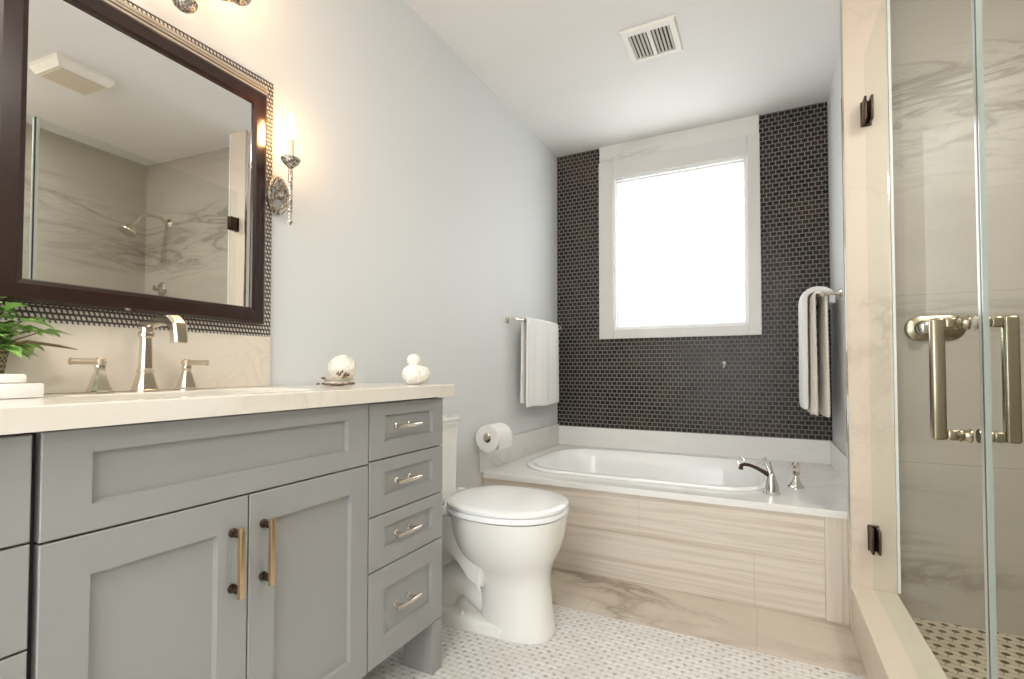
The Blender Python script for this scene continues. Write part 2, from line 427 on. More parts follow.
# unseen rear wall; its wide window is added to let in fill light
b = MB(); ya, yb = RY-.1, RY
b.box(0, .12, ya, yb, 0, ZC); b.box(1.48, XP+.02, ya, yb, 0, ZC); b.box(.12, 1.48, ya, yb, 0, .35); b.box(.12, 1.48, ya, yb, 2.25, ZC)
struct(b.build('wall_rear', M['wall_near'], smooth=False))
wf = struct(MB().box(.10, .16, yb, yb+.03, .31, 2.29).box(1.44, 1.50, yb, yb+.03, .31, 2.29).box(.16, 1.44, yb, yb+.03, .31, .37).box(.16, 1.44, yb, yb+.03, 2.23, 2.29).box(.78, .82, yb-.05, yb-.01, .37, 2.23).build('added_rear_window', M['white'], smooth=False))
# pier corner trim strips
struct(MB().box(XP-.006, XP-.0005, YP-.004, YP+.008, .174, ZC).build('trim_1', M['chrome'], smooth=False))
struct(MB().box(XI+.0005, XI+.009, YP-.004, YP+.010, .174, ZC-.003).build('trim_2', M['white'], smooth=False))
# marble header above the window
struct(MB().box(.318, 1.300, YB-.012, YB-.001, 2.353, ZC).build('trim_3', M['marble_white'], smooth=False))

# window
win = struct(bpy.data.objects.new('window_1', None)); COL.objects.link(win); win.location = (.81, YB, 1.15); win['_o'] = tuple(win.location)
b = MB(); y0, y1 = YB-.026, YB-.001
cx0, cx1, cz0, cz1 = .3156, 1.3027, 1.1496, 2.352
b.box(cx0, wx0+.006, y0, y1, cz0, cz1, .003); b.box(wx1-.006, cx1, y0, y1, cz0, cz1, .003)
b.box(wx0+.006, wx1-.006, y0, y1, cz0, wz0+.004, .003); b.box(wx0+.006, wx1-.006, y0, y1, wz1-.004, cz1, .003)
b.build('casing', M['casing'], win, smooth=False)
b = MB(); fw = .021; a0, a1, c0, c1 = wx0+.002, wx1-.002, wz0+.002, wz1-.002
for q in ((a0, a0+fw, c0, c1), (a1-fw, a1, c0, c1), (a0+fw, a1-fw, c0, c0+fw), (a0+fw, a1-fw, c1-fw, c1)):
    b.box(q[0], q[1], YB-.012, YB+.05, q[2], q[3], .004)
b.build('window_frame', M['white'], win, smooth=False)
b = MB(); e = .007
for q in ((a0+fw, a0+fw+e, c0+fw, c1-fw), (a1-fw-e, a1-fw, c0+fw, c1-fw), (a0+fw+e, a1-fw-e, c0+fw, c0+fw+e), (a0+fw+e, a1-fw-e, c1-fw-e*1.6, c1-fw)):
    b.box(q[0], q[1], YB+.008, YB+.045, q[2], q[3], .003)
b.build('sash', M['white'], win, smooth=False)
MB().box(a0+fw+.004, a1-fw-.004, YB+.026, YB+.032, c0+fw+.004, c1-fw-.004).build('pane', M['pane'], win, smooth=False)

# ------------------------------------------------------------------ shower curb, glass
cb = MB().box(XP-.001, XI, .751, YP-.001, .0, .172, .003).build('curb', M['curb'], smooth=False)
cb.name = 'trim_4'; struct(cb)
XG = 1.6476
sd = thing('shower_door', 'frameless clear glass shower door hinged on the beige marble pier', 'shower door', (XG, 2.10, .175))
dy0, dy1, dz0, dz1 = 1.110, 2.104, .180, 2.078
MB().box(XG-.004, XG+.004, dy0+.0125, dy1, dz0, dz1).build('glass', M['glass'], sd, smooth=False)
MB().box(XG-.004, XG+.004, dy0, dy0+.012, dz0, dz1, .001).build('glass_edge', M['glass_edge'], sd, smooth=False)
for z in (.353, 1.867):
    h = MB(); h.box(XG-.017, XG+.017, YP-.006, YP-.0008, z-.045, z+.045, .002)
    for s_ in (-1, 1): h.box(*sorted((XG+s_*.0055, XG+s_*.014)), dy1-.052, dy1-.002, z-.042, z+.042, .003)
    h.tube([(XG, YP-.009, z-.043), (XG, YP-.009, z+.043)], .0075, 12)
    h.build('hinge', M['oil'], sd)
hz0, hz1, hy = .828, 1.034, 1.163
for s_ in (-1, 1):
    h = MB(); X = XG + s_*.051
    h.box(X-.011, X+.011, hy-.010, hy+.010, hz0-.010, hz1+.010, .005, 3)
    for z in (hz0, hz1):
        xa_, xb_ = sorted((XG+s_*.0235, X-s_*.010)); h.box(xa_, xb_, hy-.009, hy+.009, z-.0095, z+.0095, .004, 3)
    hn = h.build('handle', M['bronze'], sd)
    for z in (hz0, hz1):
        MB().lathe((XG+s_*.0045, hy, z), [(.0125, 0), (.0125, .003), (.010, .006), (.0095, .012), (.0115, .014), (.0115, .018), (.009, .020)], (s_, 0, 0), 18).build('collar', M['bronze'], hn)
fp = thing('fixed_glass_panel', 'fixed clear glass panel standing on the curb beside the shower door', 'glass panel', (XG, .85, .175))
MB().box(XG-.004, XG+.004, .753, dy0-.010, .174, dz1).build('glass', M['glass'], fp, smooth=False)
MB().box(XG-.004, XG+.004, dy0-.010, dy0-.0065, .174, dz1).build('glass_edge', M['glass_edge'], fp, smooth=False)
MB().box(XG-.004, XG+.004, dy0-.006, dy0-.001, .176, dz1).build('seal_strip', M['seal'], fp, smooth=False)

# shower fittings
sv = thing('shower_valve', 'chrome oval shower valve with knob on the marble wall behind the glass door', 'shower valve', (1.83, YS, 1.097))
b = MB(); lp = []
def stadium(cx, cz, hw, r, y, n=10):
    return [(cx + (hw-r) + r*math.cos(t), y, cz + r*math.sin(t)) for t in [math.radians(-90+180*k/n) for k in range(n+1)]] + \
           [(cx - (hw-r) + r*math.cos(t), y, cz + r*math.sin(t)) for t in [math.radians(90+180*k/n) for k in range(n+1)]]
b.loft([stadium(1.86, 1.097, .088, .046, YS-.0005), stadium(1.86, 1.097, .088, .046, YS-.006), stadium(1.86, 1.097, .080, .038, YS-.011)])
b.build('plate', M['bronze'], sv)
MB().lathe((1.825, YS-.010, 1.097), [(.026, 0), (.026, .02), (.022, .026), (.022, .045), (.016, .05), (.005, .051)], (0, -1, 0)).build('knob', M['chrome'], sv)
MB().tube([(1.825, YS-.04, 1.097), (1.86, YS-.045, 1.099), (1.90, YS-.043, 1.102)], [.010, .008, .010], 12).build('lever', M['chrome'], sv)
hx, hz = 2.50, 2.0
sh = thing('wall_mounted_shower', 'nickel shower spray on a curved arm seen in the mirror', 'shower head', (hx, YS, hz))
MB().lathe((hx, YS-.0005, hz), [(.036, 0), (.036, .004), (.022, .010), (.014, .013)], (0, -1, 0)).build('escutcheon', M['nickel'], sh)
arm = [(hx, YS-.008, hz), (hx, YS-.06, hz+.03), (hx-.0, YS-.13, hz+.032), (hx, YS-.19, hz+.0), (hx, YS-.22, hz-.05)]
MB().tube(arm, .011, 12).build('arm', M['nickel'], sh)
MB().lathe((hx, YS-.217, hz-.045), [(.012, 0), (.020, .012), (.016, .025), (.024, .05), (.048, .085), (.052, .095), (.050, .10)], (0, -.55, -.83), 24).build('spray_head', M['nickel'], sh)
dv = thing('shower_mixer', 'small chrome mixer valve on the shower wall seen low in the mirror', 'shower valve', (2.56, YS, 1.53))
MB().lathe((2.56, YS-.0005, 1.53), [(.05, 0), (.05, .005), (.03, .012), (.022, .03), (.022, .055), (.012, .06)], (0, -1, 0), 24).build('plate', M['chrome'], dv)
MB().tube([(2.56, YS-.05, 1.53), (2.52, YS-.06, 1.515), (2.47, YS-.06, 1.51)], [.010, .008, .011], 12).build('lever', M['chrome'], dv)

# ------------------------------------------------------------------ ceiling fixtures
def vent():
    t = thing('ceiling_vent', 'square white ceiling vent with two banks of louvres near the window', 'vent', (.865, 2.26, ZC))
    x0, x1, y0, y1 = .742, .985, 2.133, 2.384
    b = MB(); zt, zb = ZC-.0005, ZC-.012
    o0 = [(x0, y0, zt), (x1, y0, zt), (x1, y1, zt), (x0, y1, zt)]
    o1 = [(x0+.006, y0+.006, zb), (x1-.006, y0+.006, zb), (x1-.006, y1-.006, zb), (x0+.006, y1-.006, zb)]
    i1 = [(x0+.030, y0+.038, zb), (x1-.030, y0+.038, zb), (x1-.030, y1-.030, zb), (x0+.030, y1-.030, zb)]
    i2 = [(p[0], p[1], ZC-.003) for p in i1]
    b.loft([o0, o1, i1, i2], False, False); fr = b.build('frame', M['plastic'], t, smooth=False)
    MB().box(x0+.030, x1-.030, y0+.038, y1-.030, ZC-.003, ZC-.0015).build('backing', M['black'], t, smooth=False)
    xm = (x0+x1)/2
    MB().box(xm-.009, xm+.009, y0+.038, y1-.030, ZC-.012, ZC-.0035, .002).build('divider', M['plastic'], t, smooth=False)
    for side in (-1, 1):
        for k in range(5):
            xc = xm + side*(.019 + k*.0165)
            s_ = MB()
            s_.quad((xc-.0045, y0+.039, ZC-.011), (xc-.0045, y1-.031, ZC-.011), (xc+.0035, y1-.031, ZC-.004), (xc+.0035, y0+.039, ZC-.004))
            s_.quad((xc-.0045, y0+.039, ZC-.012), (xc+.0035, y0+.039, ZC-.005), (xc+.0035, y1-.031, ZC-.005), (xc-.0045, y1-.031, ZC-.012))
            s_.quad((xc-.0045, y0+.039, ZC-.011), (xc-.0045, y1-.031, ZC-.011), (xc-.0045, y1-.031, ZC-.012), (xc-.0045, y0+.039, ZC-.012))
            s_.build('louvre', M['plastic'], t, smooth=False)
vent()
fx = thing('ceiling_fan', 'boxy cream extractor fan cover on the ceiling seen in the mirror', 'ceiling fan', (1.86, 1.34, ZC))
x0, x1, y0, y1 = 1.74, 1.98, 1.22, 1.47
MB().loft([[(x0, y0, ZC-.0005), (x1, y0, ZC-.0005), (x1, y1, ZC-.0005), (x0, y1, ZC-.0005)],
           [(x0, y0, ZC-.018), (x1, y0, ZC-.018), (x1, y1, ZC-.018), (x0, y1, ZC-.018)],
           [(x0+.02, y0+.02, ZC-.050), (x1-.02, y0+.02, ZC-.050), (x1-.02, y1-.02, ZC-.050), (x0+.02, y1-.02, ZC-.050)]]).build('cover', M['plastic'], fx, smooth=False)
MB().box(x0+.032, x1-.032, y0+.032, y1-.032, ZC-.054, ZC-.0502, .001).build('panel', M['opal'], fx, smooth=False)

# ------------------------------------------------------------------ vanity
Xv = .3789; VT = .8611
van = thing('vanity_cabinet', 'long grey shaker vanity cabinet with drawers and doors under the cream countertop', 'vanity', (.19, .645, 0))
V0, V1 = -.012, 1.304
b = MB(); b.box(.003, Xv-.024, V0+.003, V1-.003, .158, .176); b.box(.003, .018, V0+.003, V1-.003, .1765, VT-.002)
for y_ in (V0+.003, .309, .966, V1-.021): b.box(.0185, Xv-.024, y_, y_+.018, .1765, VT-.002)
b.build('body', M['cab'], van, smooth=False)
# recessed face frame, coloured dark to paint in shadow gaps between the fronts
MB().box(Xv-.0235, Xv-.019, V0+.004, V1-.004, .160, VT-.001).build('face_frame', M['cabdark'], van, smooth=False)
def shaker(name, y0, y1, z0, z1, ry0, ry1, rz0, rz1, parent, mat=None):
    b = MB(); xf, xb, d = Xv, Xv-.018, .011
    def rc(x, a, c, e, f): return [(x, a, e), (x, c, e), (x, c, f), (x, a, f)]
    b.loft([rc(xb, y0, y1, z0, z1), rc(xf-.0015, y0, y1, z0, z1), rc(xf, y0+.0015, y1-.0015, z0+.0015, z1-.0015),
            rc(xf, y0+ry0, y1-ry1, z0+rz0, z1-rz1), rc(xf-d, y0+ry0+.003, y1-ry1-.003, z0+rz0+.003, z1-rz1-.003)])
    return b.build(name, mat or M['cab'], parent, smooth=False)
def bar_pull(y, z0, z1, parent, x=Xv):
    h = MB(); h.box(x+.024, x+.033, y-.0055, y+.0055, z0, z1, .0015); o = h.build('handle', M['warm_nickel'], parent)
    for z in (z0+.014, z1-.014):
        MB().lathe((x+.0003, y, z), [(.009, 0), (.009, .003), (.006, .005), (.0052, .012), (.0075, .014), (.0075, .019), (.005, .0235)], (1, 0, 0), 14).build('post', M['oil'], o)
    return o
def drawer_pull(y, z, parent):
    xs = Xv-.011
    h = MB(); X = Xv+.019; n = 9
    pts = [(X + .004*math.sin(PI*k/n), y-.052+.104*k/n, z) for k in range(n+1)]
    h.tube(pts, [.0035+.0022*math.sin(PI*k/n) for k in range(n+1)], 12)
    o = h.build('handle', M['nickel'], parent)
    for dy in (-.028, .028):
        MB().lathe((xs+.0004, y+dy, z), [(.0085, 0), (.0085, .003), (.0045, .006), (.004, .022), (.006, .026), (.006, .031)], (1, 0, 0), 14).build('post', M['nickel'], o)
g = .0018
zz = [VT-.003, .7043, .5559, .4115, .158]
for k in range(4):
    big = k == 3
    o = shaker('drawer', .974+g, V1-.001, zz[k+1]+g, zz[k]-g, .058, .054, .062 if big else .044, .058 if big else .034, van)
    drawer_pull(1.118, (zz[k]+zz[k+1])/2 + (.008 if k == 0 else .004), o)
for k in range(4):
    big = k == 3
    o = shaker('drawer', V0+.001, .3165-g-.002, zz[k+1]+g, zz[k]-g, .054, .058, .062 if big else .044, .058 if big else .034, van)
    drawer_pull(.150, (zz[k]+zz[k+1])/2+.004, o)
shaker('false_front', .3207+g, .974-g, .6985+g, VT-.003, .060, .070, .042, .036, van)
o = shaker('door', .3207+g, .6405-g*.8, .158, .6985-g, .060, .060, .060, .062, van); bar_pull(.607, .510, .645, o)
o = shaker('door', .6405+g*.8, .974-g, .158, .6985-g, .058, .058, .060, .062, van); bar_pull(.672, .510, .645, o)
for ya, yb in ((V1-.052, V1-.002), (V0+.002, V0+.052)):
    for xa, xb in ((Xv-.115, Xv-.001), (.006, .066)):
        MB().box(xa, xb, ya, yb, 0, .1575, .001).build('leg', M['cab'], van, smooth=False)

# countertop with a sink cut-out
ct = MB(); zc0, zc1 = .8625, .899
outer = rrect(.002, .4048, -.04, 1.3331, .003, 0); 
def zset(Lp, z): return [(p[0], p[1], z) for p in Lp]
sx0, sx1, sy0, sy1 = .115, .335, .42, .86
inner = rrect(sx0, sx1, sy0, sy1, .05, 0)
ct.loft([zset(inner, zc0), zset(outer, zc0), zset(outer, zc1-.002), zset(rrect(.004, .4028, -.038, 1.3311, .003, 0), zc1), zset(rrect(sx0-.003, sx1+.003, sy0-.003, sy1+.003, .052, 0), zc1), zset(inner, zc1-.003), zset(inner, zc0)], False, False)
bmesh.ops.remove_doubles(ct.bm, verts=ct.bm.verts[:], dist=1e-5)
tag(origin(ct.build('countertop', M['quartz'], smooth=False), (.2, .645, .8625)), 'long cream stone countertop on the grey vanity cabinet', 'countertop')
sk = thing('sink', 'white undermount basin set into the cream countertop below the faucet', 'sink', (.225, .64, .74))
b = MB()
b.loft([zset(rrect(sx0-.008, sx1+.008, sy0-.008, sy1+.008, .055, 0), .8615), zset(inner, .8615), zset(rrect(sx0+.006, sx1-.006, sy0+.006, sy1-.006, .05, 0), .80), zset(rrect(sx0+.03, sx1-.03, sy0+.03, sy1-.03, .05, 0), .762), zset(rrect(sx0+.07, sx1-.07, sy0+.09, sy1-.09, .03, 0), .757)], False, True)
b.build('basin', M['ceramic'], sk)
MB().lathe((.225, .64, .7575), [(.022, 0), (.022, .003), (.014, .0035)], n=18).build('drain', M['chrome'], sk)
# backsplash and woven mosaic panel behind the mirror
tag(origin(MB().box(.001, .014, -.04, .953, .8995, 1.043, .001).build('backsplash', M['quartz_splash'], smooth=False), (.007, .45, .8995)), 'cream stone backsplash slab behind the faucet under the woven mosaic strip', 'backsplash')
struct(MB().box(.0005, .010, .335, .955, 1.0435, 1.797).build('trim_5', M['woven'], smooth=False))

# ------------------------------------------------------------------ mirror
mr = thing('wall_mirror', 'large rectangular wall mirror in a dark mahogany frame with silver moulding', 'mirror', (.011, .64, 1.07))
ym0, ym1, zm0, zm1 = .402, .874, 1.121, 1.694
ta = math.tan(math.radians(2.55)); xm_ = .042
def mx(y): return xm_ - (y-.64)*ta
def rect(dx, g_):
    """rectangle g_ outside the opening; dx None = at the wall, else measured from the slightly turned mirror plane"""
    P = []
    for y, z in ((ym0-g_, zm0-g_), (ym1+g_, zm0-g_), (ym1+g_, zm1+g_), (ym0-g_, zm1+g_)):
        P.append((.0115 if dx is None else mx(y)+dx, y, z))
    return P
b = MB()
b.loft([rect(None, .0), rect(.001, 0), rect(.006, .002), rect(.008, .010), rect(.008, .037), rect(.005, .043), rect(None, .043)], False, False)
b.build('frame', M['wood'], mr, smooth=False)
# stepped silver crown on the top edge and a thin bead down the far side
b = MB(); z_ = zm1+.0435; ya_, yb_ = ym0-.043, ym1+.043
for x_, za_, zb_, mi in ((.004, 0, .006, 0), (.0005, .0062, .0095, 1), (.004, .0097, .015, 0), (-.002, .0152, .0180, 1), (.002, .0182, .026, 0)):
    b.mi = mi
    b.loft([[(.0115, ya_, z_+za_), (mx(ya_)+x_, ya_, z_+za_), (mx(yb_)+x_, yb_, z_+za_), (.0115, yb_, z_+za_)],
            [(.0115, ya_, z_+zb_), (mx(ya_)+x_, ya_, z_+zb_), (mx(yb_)+x_, yb_, z_+zb_), (.0115, yb_, z_+zb_)]])
b.build('crown_molding', [M['crown'], M['cabdark']], mr, smooth=False)
b = MB(); b.box(.0115, mx(ym1)-.004, ym1+.0435, ym1+.049, zm0-.043, zm1+.069, .001); b.build('side_bead', M['crown'], mr, smooth=False)
b = MB()
A_, B_ = ym0+.0005, ym1-.0005
b.loft([[(mx(A_)-.003, A_, zm0+.0005), (mx(B_)-.003, B_, zm0+.0005), (mx(B_)-.003, B_, zm1-.0005), (mx(A_)-.003, A_, zm1-.0005)],
        [(mx(A_), A_, zm0+.0005), (mx(B_), B_, zm0+.0005), (mx(B_), B_, zm1-.0005), (mx(A_), A_, zm1-.0005)]])
b.build('mirror_glass', M['mirror'], mr, smooth=False)

# ------------------------------------------------------------------ sconce and vanity light
def point(name, loc, power, r=.012, col=(1, .66, .34)):
    l = bpy.data.lights.new(name, 'POINT'); l.energy = power; l.color = col; l.shadow_soft_size = r
    o = bpy.data.objects.new(name, l); o.location = loc; COL.objects.link(o)
def candle(parent, x, y, z, lit=True):
    """cup at z, sleeve and flame bulb above it"""
    MB().lathe((x, y, z), [(.004, -.022), (.010, -.018), (.020, -.008), (.026, .002), (.027, .006), (.022, .008), (.010, .009)], n=16).build('drip_cup', M['bead'], parent)
    MB().lathe((x, y, z), [(.0095, .008), (.0095, .062), (.008, .064)], n=14).build('candle_sleeve', M['candle'], parent)
    MB().lathe((x, y, z), [(.007, .064), (.010, .074), (.0125, .088), (.0115, .104), (.007, .126), (.002, .143)], n=14).build('bulb', M['bulb'], parent)
sc = thing('wall_sconce', 'ornate silver candle wall sconce glowing beside the mirror', 'wall sconce', (0, .972, 1.46))
sx, sy = .095, .950
candle(sc, sx, sy, 1.548)
b = MB(); b.tube([(sx, sy, 1.535), (sx, sy, 1.50), (sx, sy, 1.46), (sx, sy, 1.42), (sx, sy, 1.385), (sx, sy, 1.36)], [.0055, .0065, .0055, .006, .005, .0025], 10)
for z in (1.51, 1.47, 1.43, 1.40, 1.372): b.ball((sx, sy, z), .0078, 1)
b.build('stem', M['bead'], sc)
b = MB()   # oval open scroll back plate, lying against the wall
n = 28
pl = [(.012, .972+.030*math.cos(2*PI*k/n), 1.468+.052*math.sin(2*PI*k/n)) for k in range(n+1)]
b.tube(pl, .0065, 8, cap=False)
for sgn in (-1, 1):
    b.tube([(.012, .972+.004*sgn, 1.468-.048), (.016, .972+.020*sgn, 1.468-.020), (.018, .972-.010*sgn, 1.468), (.016, .972+.018*sgn, 1.468+.022), (.012, .972+.003*sgn, 1.468+.048)], .004, 8)
b.ball((.014, .972, 1.468), .014, 2, (.6, 1, 1)); b.build('back_plate', M['bead'], sc)
b = MB(); b.tube([(.014, .972, 1.468), (.035, .966, 1.452), (.06, .958, 1.450), (.08, .953, 1.462), (sx, sy, 1.480)], .0045, 10)
b.tube([(.014, .972, 1.475), (.035, .966, 1.492), (.06, .958, 1.487), (.075, .955, 1.470), (.06, .958, 1.462)], .0035, 8); b.build('arm', M['bead'], sc)

vl = thing('vanity_light', 'ornate silver two-arm candle light fixture mounted above the mirror', 'vanity light', (0, .64, 1.93))
MB().lathe((.0005, .66, 1.93), [(.055, 0), (.055, .006), (.045, .014), (.02, .022), (.012, .03)], (1, 0, 0), 28).build('back_plate', M['bead'], vl)
b = MB(); b.lathe((.12, .645, 1.778), [(.002, -.004), (.012, 0), (.022, .008), (.026, .018), (.020, .030), (.010, .040), (.008, .09), (.014, .11), (.008, .13), (.008, .17)], n=18)
b.tube([(.026, .655, 1.93), (.07, .65, 1.945), (.12, .64, 1.93)], .007, 10); b.build('center_stem', M['bead'], vl)
for sgn in (-1, 1):
    yy = .64 + sgn*.135
    MB().tube([(.12, .64, 1.86), (.12, .64+sgn*.04, 1.85), (.12, .64+sgn*.09, 1.865), (.12, yy, 1.888)], .0055, 10).build('arm', M['bead'], vl)
    b = MB(); b.lathe((.12, yy, 1.885), [(.003, -.006), (.014, 0), (.024, .010), (.028, .020), (.012, .024)], n=16).build('finial', M['bead'], vl)
    candle(vl, .12, yy, 1.925)

# ------------------------------------------------------------------ faucet
fc = thing('widespread_faucet', 'polished nickel bathroom sink faucet with two lever handles at the backsplash', 'faucet', (.07, .603, .899))
def sqloop(cx, cy, r, z, c=.35):  # chamfered square
    k = r*c; return [(cx-r, cy-r+k, z), (cx-r+k, cy-r, z), (cx+r-k, cy-r, z), (cx+r, cy-r+k, z), (cx+r, cy+r-k, z), (cx+r-k, cy+r, z), (cx-r+k, cy+r, z), (cx-r, cy+r-k, z)]
fx_, fy_ = .07, .603; zt = .899
sp = MB().loft([sqloop(fx_, fy_, r, zt+z) for r, z in ((.0235, .0003), (.0235, .004), (.021, .006), (.0135, .040), (.0125, .043), (.0150, .045), (.0140, .048), (.0115, .052), (.0095, .120), (.0130, .123), (.0130, .130), (.011, .133), (.011, .152), (.009, .156))])
def sweep_sq(mb, pts, hw, hh):
    loops = []
    pts = [Vector(p) for p in pts]
    for i, p in enumerate(pts):
        d = (pts[min(i+1, len(pts)-1)]-pts[max(i-1, 0)]).normalized(); a = Vector((0, 1, 0)); b_ = d.cross(a).normalized()
        w, h_ = hw[i], hh[i]; k = .35
        loops.append([p + a*u*w + b_*v*h_ for u, v in ((-1, -1+k), (-1+k, -1), (1-k, -1), (1, -1+k), (1, 1-k), (1-k, 1), (-1+k, 1), (-1, 1-k))])
    mb.loft(loops)
sweep_sq(sp, [(fx_-.010, fy_, zt+.147), (fx_+.03, fy_, zt+.152), (fx_+.075, fy_, zt+.157), (fx_+.105, fy_, zt+.154), (fx_+.122, fy_, zt+.142), (fx_+.127, fy_, zt+.120), (fx_+.128, fy_, zt+.106)],
         [.012, .0115, .0125, .014, .0145, .0145, .0145], [.008, .008, .010, .012, .012, .0115, .0115])
sp.build('spout', M['nickel'], fc, angle=20)
for hy_, d in ((.519, -1), (.690, 1)):
    h = MB().loft([sqloop(.07, hy_, r, zt+z) for r, z in ((.0200, .0003), (.0200, .004), (.018, .006), (.0095, .040), (.0075, .046), (.0085, .052), (.0085, .058))])
    ho = h.build('handle', M['nickel'], fc, angle=20)
    l_ = MB().tube([(.07, hy_-d*.010, zt+.066), (.07, hy_+d*.046, zt+.066)], .0058, 12)
    l_.lathe((.07, hy_, zt+.057), [(.008, 0), (.0085, .004), (.0085, .014), (.006, .017)], n=14)
    l_.tube([(.07, hy_+d*.046, zt+.066), (.07, hy_+d*.050, zt+.066)], .0070, 12)
    l_.build('lever', M['lever'], ho)

# ------------------------------------------------------------------ things on the counter
def fern():
    px_, py_ = .085, .335
    t = thing('potted_fern', 'green leafy plant in a woven pot at the left end of the countertop', 'potted plant', (px_, py_, zt))
    MB().lathe((px_, py_, zt), [(.026, .0005), (.030, .01), (.036, .05), (.040, .078), (.042, .084), (.037, .085), (.034, .078), (.01, .076)], n=22).build('pot', M['wicker'], t)
    MB().lathe((px_, py_, zt), [(.033, .074), (.033, .0755), (.02, .079)], n=16).build('soil', M['soil'], t)
    R = random.Random(4)
    def leaf(mb, p, d, ln, w, up):
        d = Vector(d).normalized(); side = d.cross(Vector(up)).normalized(); nrm = side.cross(d).normalized()
        n = 6; L_, R_, C_ = [], [], []
        for k in range(n+1):
            s = k/n; c = Vector(p) + d*ln*s + nrm*(-.35*ln*s*s) ; ww = w*math.sin(PI*min(1, s*.93+.05))*(1+.22*math.sin(k*2.6))
            C_.append(c); L_.append(c - side*ww + nrm*ww*.35); R_.append(c + side*ww + nrm*ww*.35)
        for a, b_ in ((L_, C_), (C_, R_)):
            for k in range(n): 
                mb.quad(a[k], b_[k], b_[k+1], a[k+1])
    fol = MB(); st = MB()
    for i in range(80):
        a = R.uniform(0, 2*PI); el = R.uniform(.15, 1.35); ln = R.uniform(.03, .088)
        d = Vector((math.cos(a)*math.cos(el), math.sin(a)*math.cos(el), math.sin(el)))
        base_ = Vector((px_, py_, zt+.078)) + Vector((R.uniform(-.02, .02), R.uniform(-.02, .02), 0))
        tip = base_ + Vector((d.x*ln, d.y*ln, d.z*ln*1.15))
        if tip.x < .04: tip.x = .04 + R.uniform(0, .02)
        st.tube([base_, (base_+tip)/2 + Vector((0, 0, .006)), tip], .0011, 5)
        for q in range(3):
            ang = a + R.uniform(-1.1, 1.1); e2 = el*.5 - R.uniform(0, .5)
            dd = Vector((math.cos(ang)*math.cos(e2), math.sin(ang)*math.cos(e2), math.sin(e2)+.2))
            if tip.x + dd.x*.05 < .02: dd.x = abs(dd.x)
            leaf(fol, tip, dd, R.uniform(.028, .048), R.uniform(.007, .013), (0, 0, 1))
    st.build('stem', M['stem'], t)
    fol.build('foliage', M['leaf'], t)
    # one long dry frond reaching over the counter
    MB().tube([(px_+.02, py_+.02, zt+.086), (.12, .39, zt+.100), (.12, .432, zt+.094), (.12, .462, zt+.088)], [.002, .0032, .0028, .0008], 6).build('dry_frond', M['stem'], t)
fern()
ty = MB(); ty.box(.120, .180, .30, .394, zt+.0005, zt+.026, .003); o = tag(origin(ty.build('soap_dish', M['ceramic']), (.15, .35, zt)), 'white rectangular ceramic tray on the countertop below the potted plant', 'tray')
sb = MB().box(.128, .172, .305, .374, zt+.0265, zt+.042, .004).build('soap_bar', M['coral']); tag(origin(sb, (.15, .34, zt+.0265)), 'small white slab lying on the larger white ceramic tray by the plant', 'soap')

def ruffle(mb, c, r, seed, amp=.22, sc=(1, 1, 1), fr=28., sub=5):
    t = bmesh.new(); bmesh.ops.create_icosphere(t, subdivisions=sub, radius=1)
    sv_ = Vector((seed, seed*.7, 0))
    for v in t.verts:
        d = v.co.normalized()
        rr = r*(1 + amp*.5*noise.noise(d*2.2+sv_) + amp*.5*abs(noise.noise(d*5+sv_)) + amp*.35*noise.noise(d*13+sv_) - amp*.1)
        v.co = Vector((c[0]+d.x*rr*sc[0], c[1]+d.y*rr*sc[1], max(c[2]+d.z*rr*sc[2], zt+.0006)))
    mb.add(t)
sh_ = thing('shell_ornament', 'round cream rosette ornament on a brown-edged shell base on the countertop', 'ornament', (.15, 1.08, zt))
b = MB(); ruffle(b, (.15, 1.098, zt+.053), .042, 1., .2, (1, .95, .95), 16.); b.build('rosette', M['shell'], sh_, angle=80)
b = MB()
R = random.Random(9)
for k in range(15):
    a = 2*PI*k/15; ln = R.uniform(.034, .05)
    c = Vector((.15, 1.076, zt+.010)); d = Vector((math.cos(a), math.sin(a)*1.15, 0))
    p1 = c + d*ln*.6 + Vector((0, 0, .002)); p2 = c + d*ln + Vector((0, 0, .008+R.uniform(0, .012)))
    s_ = Vector((-d.y, d.x, 0))*.011
    b.quad(c-s_*.5, c+s_*.5, p1+s_, p1-s_); b.quad(p1-s_, p1+s_, p2+s_*.8, p2-s_*.8)
b.lathe((.15, 1.076, zt), [(.02, .0006), (.034, .004), (.03, .012), (.02, .02)], n=18)
b.build('shell_base', M['shell'], sh_, angle=60)
b = MB()
for k in range(13):
    a = 2*PI*k/13+.1; c = Vector((.15, 1.076, zt)); d = Vector((math.cos(a), math.sin(a)*1.15, 0))
    s_ = Vector((-d.y, d.x, 0))*.010; q = c + d*R.uniform(.034, .046); z = R.choice((.0045, .0045, .022))
    b.tube([q-s_+Vector((0, 0, z)), q+d*.004+Vector((0, 0, z+.001)), q+s_+Vector((0, 0, z+.003))], [.0022, .0034, .002], 6)
for (dy_, dz_) in ((-.02, .034), (-.012, .042), (-.028, .038), (.0, .036), (.012, .033), (-.005, .028)):
    b.tube([(.185, 1.068+dy_, zt+dz_-.004), (.192, 1.07+dy_, zt+dz_), (.186, 1.078+dy_, zt+dz_+.004)], [.0015, .0035, .0015], 6)
b.build('brown_edge', M['shellb'], sh_)
co = thing('coral_ornament', 'small fluffy white two-tier ornament near the right end of the countertop', 'ornament', (.15, 1.43, zt))
cy_ = 1.262; cx_ = .295
b = MB(); ruffle(b, (cx_, cy_, zt+.033), .036, 5., .22, (1, 1.02, .95), 22.); ruffle(b, (cx_+.012, cy_+.016, zt+.032), .030, 6., .2, (1, 1.2, 1.), 22.); b.build('body', M['coral'], co, angle=80)
